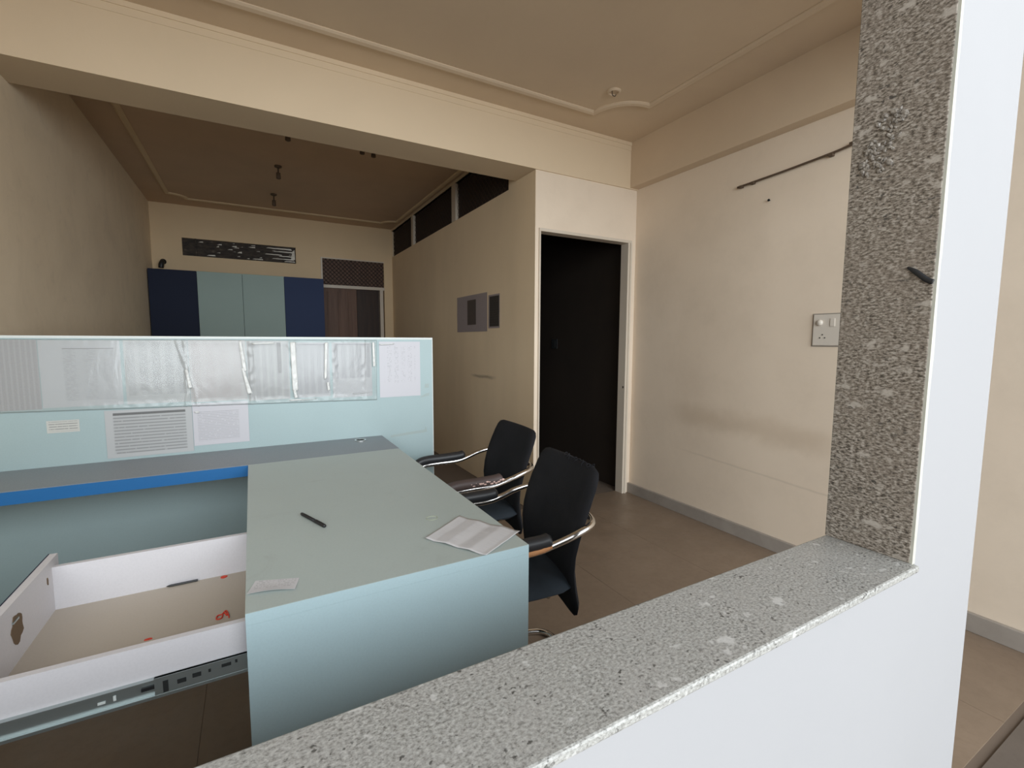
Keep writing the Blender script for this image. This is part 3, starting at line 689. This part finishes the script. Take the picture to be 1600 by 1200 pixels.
# --- cantilever visitor chairs
def make_chair(name, label, loc, rz, scruffy):
    t = thing(name, label, 'chair', loc, rz, 'visitor chairs beside the desk')
    # continuous chrome frame
    half = [(0.24, 0.0, 0.66), (0.235, 0.14, 0.664), (0.205, 0.235, 0.664), (0.13, 0.26, 0.647), (0.05, 0.256, 0.622), (-0.02, 0.256, 0.608), (-0.14, 0.256, 0.606), (-0.215, 0.255, 0.596),
            (-0.245, 0.25, 0.55), (-0.245, 0.245, 0.40), (-0.235, 0.235, 0.12), (-0.225, 0.232, 0.035), (-0.18, 0.23, 0.0125), (0.0, 0.215, 0.0125), (0.15, 0.195, 0.0125), (0.225, 0.165, 0.0125), (0.255, 0.08, 0.0125), (0.26, 0.0, 0.0125)]
    full = half + [(x, -y, z) for x, y, z in half[-2:0:-1]]
    bm = bmesh.new(); tube(bm, smooth_path(full, 6, True), 0.0125, 12, True)
    obj('frame', bm, M['chrome'], t, smooth=True, local=True)
    bm = bmesh.new(); tube(bm, [Vector((0.05, -0.215, .42)), Vector((0.05, 0.215, .42))], 0.009, 10)
    obj('cross_bar', bm, M['chrome'], t, smooth=True, local=True)
    bm = bmesh.new(); tube(bm, [Vector((-0.244, -0.245, .40)), Vector((-0.244, 0.245, .40))], 0.009, 10)
    obj('cross_bar', bm, M['chrome'], t, smooth=True, local=True)
    # backrest shell
    prof = [(0.178, .315), (0.184, .325), (0.186, .352), (0.172, .42), (0.165, .48), (0.166, .54), (0.178, .60), (0.196, .66), (0.218, .72), (0.242, .78), (0.256, .815), (0.262, .832), (0.265, .84)]
    hws = [.198, .214, .221, .223, .222, .230, .237, .240, .239, .234, .226, .212, .185]
    rows = []
    for i, ((x, z), hw) in enumerate(zip(prof, hws)):
        a = Vector((prof[min(i + 1, 12)][0] - prof[max(i - 1, 0)][0], 0, prof[min(i + 1, 12)][1] - prof[max(i - 1, 0)][1])).normalized()
        fullness = [0.55, .85, .95, 1, 1, 1, 1, 1, 1, 1, .95, .75, .35][i]
        rows.append((Vector((x, 0, z)), hw, Vector((-a.z, 0, a.x)), fullness))
    bm = cushion(rows, 0.042, 16)
    for v in bm.verts: v.co.x -= 0.022 * (v.co.y / 0.23) ** 2
    bk = obj('backrest', bm, M['fabric'], t, smooth=True, local=True)
    if scruffy:
        bm = bmesh.new()
        for k in range(26):     # frayed threads along the top edge
            y = random.uniform(-0.17, 0.06); 
            tube(bm, smooth_path([(0.262, y, .838), (0.262 - random.uniform(.0, .02), y + random.uniform(-.008, .008), .838 + random.uniform(.004, .012)), (0.262 - random.uniform(.005, .03), y + random.uniform(-.015, .015), .834 + random.uniform(-.004, .012))], 4), 0.0016, 5)
        obj('frayed_edge', bm, M['fabric'], bk, local=True)['kind'] = 'stuff'
    # seat
    rows = []
    for x, hw, f in ((-0.235, .17, .3), (-0.228, .20, .75), (-0.20, .222, 1), (-0.1, .23, 1), (0.02, .23, 1), (0.10, .225, 1), (0.145, .205, .9), (0.165, .17, .5)):
        rows.append((Vector((x, 0, 0.428 + (0.012 if x < -0.2 else 0))), hw, Vector((0, 0, 1)), f))
    obj('seat', cushion(rows, 0.062, 14), M['seat'], t, smooth=True, local=True)
    # arm pads
    for s in (1, -1):
        worn = (scruffy and s < 0) or (not scruffy and s < 0)
        path = smooth_path([(-0.252, s * 0.252, .575), (-0.235, s * 0.255, .618), (-0.19, s * 0.256, .632), (-0.1, s * 0.256, .634), (0.0, s * 0.256, .638), (0.035, s * 0.256, .645)], 6)
        rr = [0.024 * min(1, 0.55 + 1.2 * min(i, len(path) - 1 - i) / 6) for i in range(len(path))]
        bm = bmesh.new(); tube(bm, path, 0.024, 12, rr=rr)
        pd = obj('arm_pad', bm, M['pad_worn'] if (not scruffy and s < 0) else M['pad'], t, smooth=True, local=True)
        if scruffy and s < 0:
            bm = bmesh.new(); pth = smooth_path([(-0.2, s * 0.262, .612), (-0.1, s * 0.264, .613), (-0.02, s * 0.264, .618), (0.03, s * 0.262, .628)], 6)
            tube(bm, pth, 0.016, 8, rr=[0.015 + 0.003 * noise.noise((i * .9, 2, 2)) for i in range(len(pth))])
            obj('torn_foam', bm, M['foam'], pd, smooth=True, local=True)['label'] = 'torn orange foam under the arm pad'
        elif not scruffy and s < 0:
            bm = bmesh.new(); rnd = random.Random(3)
            for k in range(16):
                x = -0.14 + 0.17 * k / 15
                bmesh.ops.create_icosphere(bm, subdivisions=1, radius=rnd.uniform(.004, .0085), matrix=Matrix.Translation((x, s * 0.256 - .021, .634 + rnd.uniform(-.006, .007) + .02 * max(0, x))) @ Matrix.Diagonal((1.5, .5, .8, 1)))
            obj('torn_lining', bm, M['lining'], pd, local=True)['label'] = 'pale torn lining of the arm pad'
    return t
make_chair('visitor_chair', 'black chrome-framed chair nearest the desk corner with frayed backrest top', (0.835, 1.49, 0), math.radians(-7), True)
make_chair('visitor_chair', 'black chrome-framed chair farther back beside the cubicle partition', (1.0, 2.18, 0), math.radians(-3), False)

# ================================================================ SMALL THINGS
# pen on the desk
a, b = Vector((0.113, 1.528, DZ + .0052)), Vector((0.163, 1.389, DZ + .0052)); d = (b - a)
pen = thing('pen', 'black capped pen lying on the grey green desk top', 'pen', a)
bm = bmesh.new(); tube(bm, [a + d * t for t in (0, .02, .05, .6)], .005, 12, rr=[.0035, .0045, .005, .005]); obj('barrel', bm, M['black'], pen, smooth=True)
bm = bmesh.new(); tube(bm, [a + d * t for t in (.6, .62, .97, 1)], .0052, 12, rr=[.0052, .0055, .0055, .004]); obj('cap', bm, M['black'], pen, smooth=True)
bm = bmesh.new(); tube(bm, [a + d * t + Vector((0, 0, .006)) for t in (.66, .96)], .0012, 6); obj('clip', bm, M['black'], pen, smooth=True)
# pleated loose paper
pp = obj('loose_paper', sheet([(0.491, 1.007, DZ + .001), (0.640, 1.094, DZ + .001), (0.534, 1.280, DZ + .001), (0.389, 1.176, DZ + .001)],
        lambda u, v: 0.003 + 0.002 * (abs(((v * 2.6 + .3) % 1) * 2 - 1) * 2 - 1) + 0.0015 * noise.noise((u * 4, v * 3, 2)), 16, 40, .0003), P('loose print', (0.74, 0.73, 0.74), rows=4, fill=.5, dens=.5, area=(0, 1, 0, 1), strength=.06), smooth=True)
tag(pp, 'crumpled pleated white paper on the desk corner', 'paper')
# visiting card
cd = obj('visiting_card', sheet([(-0.031, 1.090, DZ + .0006), (0.060, 1.064, DZ + .0006), (0.073, 1.116, DZ + .0006), (-0.014, 1.148, DZ + .0006)],
        lambda u, v: 0.006 * (1 - v) ** 2 * (0.4 + 0.6 * math.sin(u * PI)), 10, 8, .0004), P('card print', (0.74, 0.73, 0.75), (0.1, 0.1, 0.11), rows=7, fill=.35, dens=.5, area=(.06, .94, .3, .95), strength=.4))
tag(cd, 'white visiting card near the left front edge of the desk', 'card')
# rubber band
bm = bmesh.new(); tube(bm, smooth_path([(0.457 + .017 * math.cos(q) * (1 + .08 * math.sin(3 * q)), 1.311 + .015 * math.sin(q), DZ + .0009) for q in [2 * PI * k / 12 for k in range(12)]], 4, True), .0009, 6, True)
tag(obj('rubber_band', bm, M['band'], smooth=True), 'pale thin rubber band ring on the desk top', 'rubber band')
# things in the drawer
bm = bmesh.new(); tube(bm, [Vector((-0.232, 1.528, ZB + .0035)), Vector((-0.224, 1.528, ZB + .0035)), Vector((-0.160, 1.5285, ZB + .0035))], .003, 8, rr=[.0006, .003, .003])
tag(obj('pencil_stub', bm, M['black']), 'dark pencil stub against the far side of the open drawer', 'pencil')
for k, (x, y, rx, ry, lb) in enumerate([(-0.097, 1.520, .008, .007, 'red scrap by the far side of the open drawer'), (-0.088, 1.300, .013, .022, 'larger red scrap on the drawer bottom near the desk'), (-0.233, 1.275, .008, .003, 'tiny red scrap in the middle of the open drawer')]):
    if k == 1:
        bm = bmesh.new(); tube(bm, [p + Vector((x, y, ZB + .0016)) for p in smooth_path([(.012, -.018, 0), (.010, .0, 0), (.004, .020, 0), (-.004, .006, .0), (-.013, .004, 0), (-.014, -.012, 0), (-.004, -.012, 0), (-.002, .004, 0)], 4)], .0016, 6)
        tube(bm, [Vector((x + .008, y - .004, ZB + .0014)), Vector((x + .002, y + .012, ZB + .0014))], .0024, 6)
    else: bm = patch(x, y, ZB, rx, ry, k + 7, 'z', .002, 14)
    tag(obj('red_scrap', bm, M['red']), lb, 'scrap', 'red scraps in the drawer')

# switchboard on the right wall
sb = thing('switchboard', 'ivory switchboard with socket on the right wall beside the granite jamb', 'switch', (XR, 1.40, 1.36))
obj('plate', B(XR - 0.010, XR, 1.325, 1.484, 1.275, 1.447, bev=0.003), M['plastic_white'], sb)
obj('rim', B(XR - 0.004, XR, 1.319, 1.490, 1.269, 1.453, bev=0.001), newmat('shadow grey rim', (0.30, 0.27, 0.23), 0.6), sb)
bm = bmesh.new(); lathe(bm, [(.017, 0), (.017, -.006), (.012, -.013), (.001, -.014)], (XR - 0.010, 1.448, 1.402), 18, 'x'); obj('regulator_knob', bm, M['plastic_white'], sb, smooth=True)
obj('rocker', B(XR - 0.014, XR - 0.010, 1.37, 1.395, 1.38, 1.425, bev=.002), M['plastic_white'], sb)
for y, zz in ((1.431, 1.335), (1.444, 1.318), (1.418, 1.318)):
    bm = bmesh.new(); lathe(bm, [(.0035, 0), (.0035, -.0015), (.001, -.0016)], (XR - 0.010, y, zz), 10, 'x'); obj('socket_hole', bm, M['slot'], sb)
# rod on the right wall
rd = thing('wall_rod', 'thin rusty rod clipped high along the right wall', 'rod', (XR, 1.6, 2.28))
bm = bmesh.new(); tube(bm, smooth_path([(XR - .014, 2.00, 2.281), (XR - .016, 1.7, 2.292), (XR - .016, 1.45, 2.307), (XR - .016, 1.33, 2.320), (XR - .016, 1.10, 2.345)], 6), .0065, 8); obj('bar', bm, M['rodm'], rd, smooth=True)
for y, zz in ((1.975, 2.279), (1.895, 2.281), (1.445, 2.300), (1.345, 2.325)):
    obj('clip', B(XR - .022, XR, y - .012, y + .012, zz - .008, zz + .008, bev=.002), M['rodm'], rd)
bm = bmesh.new(); lathe(bm, [(.003, 0), (.003, -.012), (.008, -.012), (.007, -.015), (.001, -.016)], (XR, 1.786, 2.15), 10, 'x')
tag(obj('wall_nail', bm, M['slot']), 'small dark nail in the right wall below the rod', 'nail')
# notices on the partition wall
def notice(label, y0, y1, z0, z1, mat, k, off=0.0):
    x = XP - .0006 - off
    o = obj('notice_sheet', sheet([(x, y0, z0), (x, y1, z0), (x, y1, z1), (x, y0, z1)][::-1] if 0 else [(x, y1, z0), (x, y0, z0), (x, y0, z1), (x, y1, z1)],
            lambda u, v: 0.002 * (1 + noise.noise((u * 3 + k, v * 3, k))), 8, 8), mat)
    return tag(o, label, 'paper', 'notices on the beige partition wall')
nb = (0.40, 0.34, 0.34)
n1 = notice('pale notice with one dark window photo, left on the beige partition wall', 3.70, 4.38, 1.375, 1.715, P('notice1', nb, rows=16, dens=.4, cols=3, area=(.05, .95, .05, .95), strength=.15), 1)
n2 = notice('darker notice with grey picture, right on the beige partition wall', 3.465, 3.675, 1.40, 1.685, P('notice2', nb, (0.03, 0.025, 0.02), rows=14, dens=.6, area=(.1, .95, .05, .95), strength=.5, shade=.55), 2)
for nn, y0, y1, z0, z1 in ((n1, 3.93, 4.12, 1.44, 1.67),):
    q = sheet([(XP - .0055, y1, z0), (XP - .0055, y0, z0), (XP - .0055, y0, z1), (XP - .0055, y1, z1)], None, 2, 2)
    obj('photo', q, newmat('dark printed photo', (0.09, 0.07, 0.06), 0.5), nn)
# switch in the dark room
ds = thing('dark_switch', 'black switch plate on the wall inside the dark doorway', 'switch', (XR - .012, 4.05, 1.26))
obj('plate', B(XR - .022, XR - .0122, 4.0, 4.1, 1.21, 1.31, bev=.002), M['slot'], ds)
obj('rocker', B(XR - .026, XR - .022, 4.03, 4.07, 1.23, 1.29), M['slot'], ds)
# black strip on the jamb
bm = bmesh.new(); tube(bm, smooth_path([(XJ - .003, 0.372, 1.424), (XJ - .004, 0.360, 1.415), (XJ - .004, 0.345, 1.401), (XJ - .004, 0.336, 1.396)], 5), .004, 8, rr=[.0015 + .0027 * min(1, i / 5) for i in range(16)])
for v in bm.verts: v.co.x = XJ - .0002 - max(0, (XJ - v.co.x)) * .5
tag(obj('black_plug', bm, M['black'], smooth=True), 'black plastic plug stuck on the granite jamb edge', 'plug')
# black bulb holder on the back wall above the cabinet
bh = thing('wall_bulb_holder', 'black angled bulb holder on the far wall above the cabinet', 'bulb holder', (-0.85, YB, 2.18))
bm = bmesh.new(); lathe(bm, [(.03, 0), (.032, -.015), (.012, -.02), (.012, -.04)], (-0.85, YB, 2.19), 14, 'y'); obj('rose', bm, M['black'], bh, smooth=True)
bm = bmesh.new(); tube(bm, smooth_path([(-0.85, YB - .04, 2.19), (-0.85, YB - .07, 2.185), (-0.86, YB - .08, 2.15), (-0.865, YB - .08, 2.11)], 4), .02, 10, rr=[.012, .013, .015, .018, .022, .024, .026, .027, .028, .028, .027, .026, .025]); obj('socket', bm, M['black'], bh, smooth=True)
# pendant holders on the inner ceiling
for lb, x, y, dl in (('dark pendant bulb holder on the inner ceiling, behind the beam edge', 0.31, 4.05, .06), ('dark pendant bulb holder in the middle of the inner ceiling', 0.282, 4.86, .11), ('faint pendant bulb holder on the inner ceiling nearest the far wall', 0.282, 5.8, .12),
                     ('stubby dark ceiling hook near the beam, left of a pair', 0.86, 4.06, .05), ('stubby dark ceiling hook near the beam, right of a pair', 0.955, 4.08, .05)):
    t = thing('ceiling_holder', lb, 'bulb holder', (x, y, ZC), group='holders on the inner ceiling')
    bm = bmesh.new(); lathe(bm, [(.032, 0), (.030, -.012), (.012, -.02), (.008, -.02)], (x, y, ZC), 14); obj('rose', bm, M['rodm'], t, smooth=True)
    bm = bmesh.new(); lathe(bm, [(.006, -.018), (.006, -dl * .5), (.018, -dl * .55), (.020, -dl), (.015, -dl - .004)], (x, y, ZC), 12); obj('socket', bm, M['rodm'], t, smooth=True)
# shallow downlight cap on the front ceiling
t = thing('ceiling_hook', 'small round ceiling hook fitting inside the notched moulding corner', 'ceiling fitting', (2.06, 2.385, ZC))
bm = bmesh.new(); lathe(bm, [(.045, 0), (.045, -.006), (.038, -.012), (.030, -.012), (.029, -.002), (.001, -.002)], (2.06, 2.385, ZC), 24); obj('ring', bm, M['ceil'], t)
bm = bmesh.new(); tube(bm, smooth_path([(2.045, 2.385, ZC - .003), (2.05, 2.385, ZC - .025), (2.07, 2.385, ZC - .028), (2.078, 2.385, ZC - .015)], 5), .003, 6); obj('hook', bm, M['rodm'], t, smooth=True)
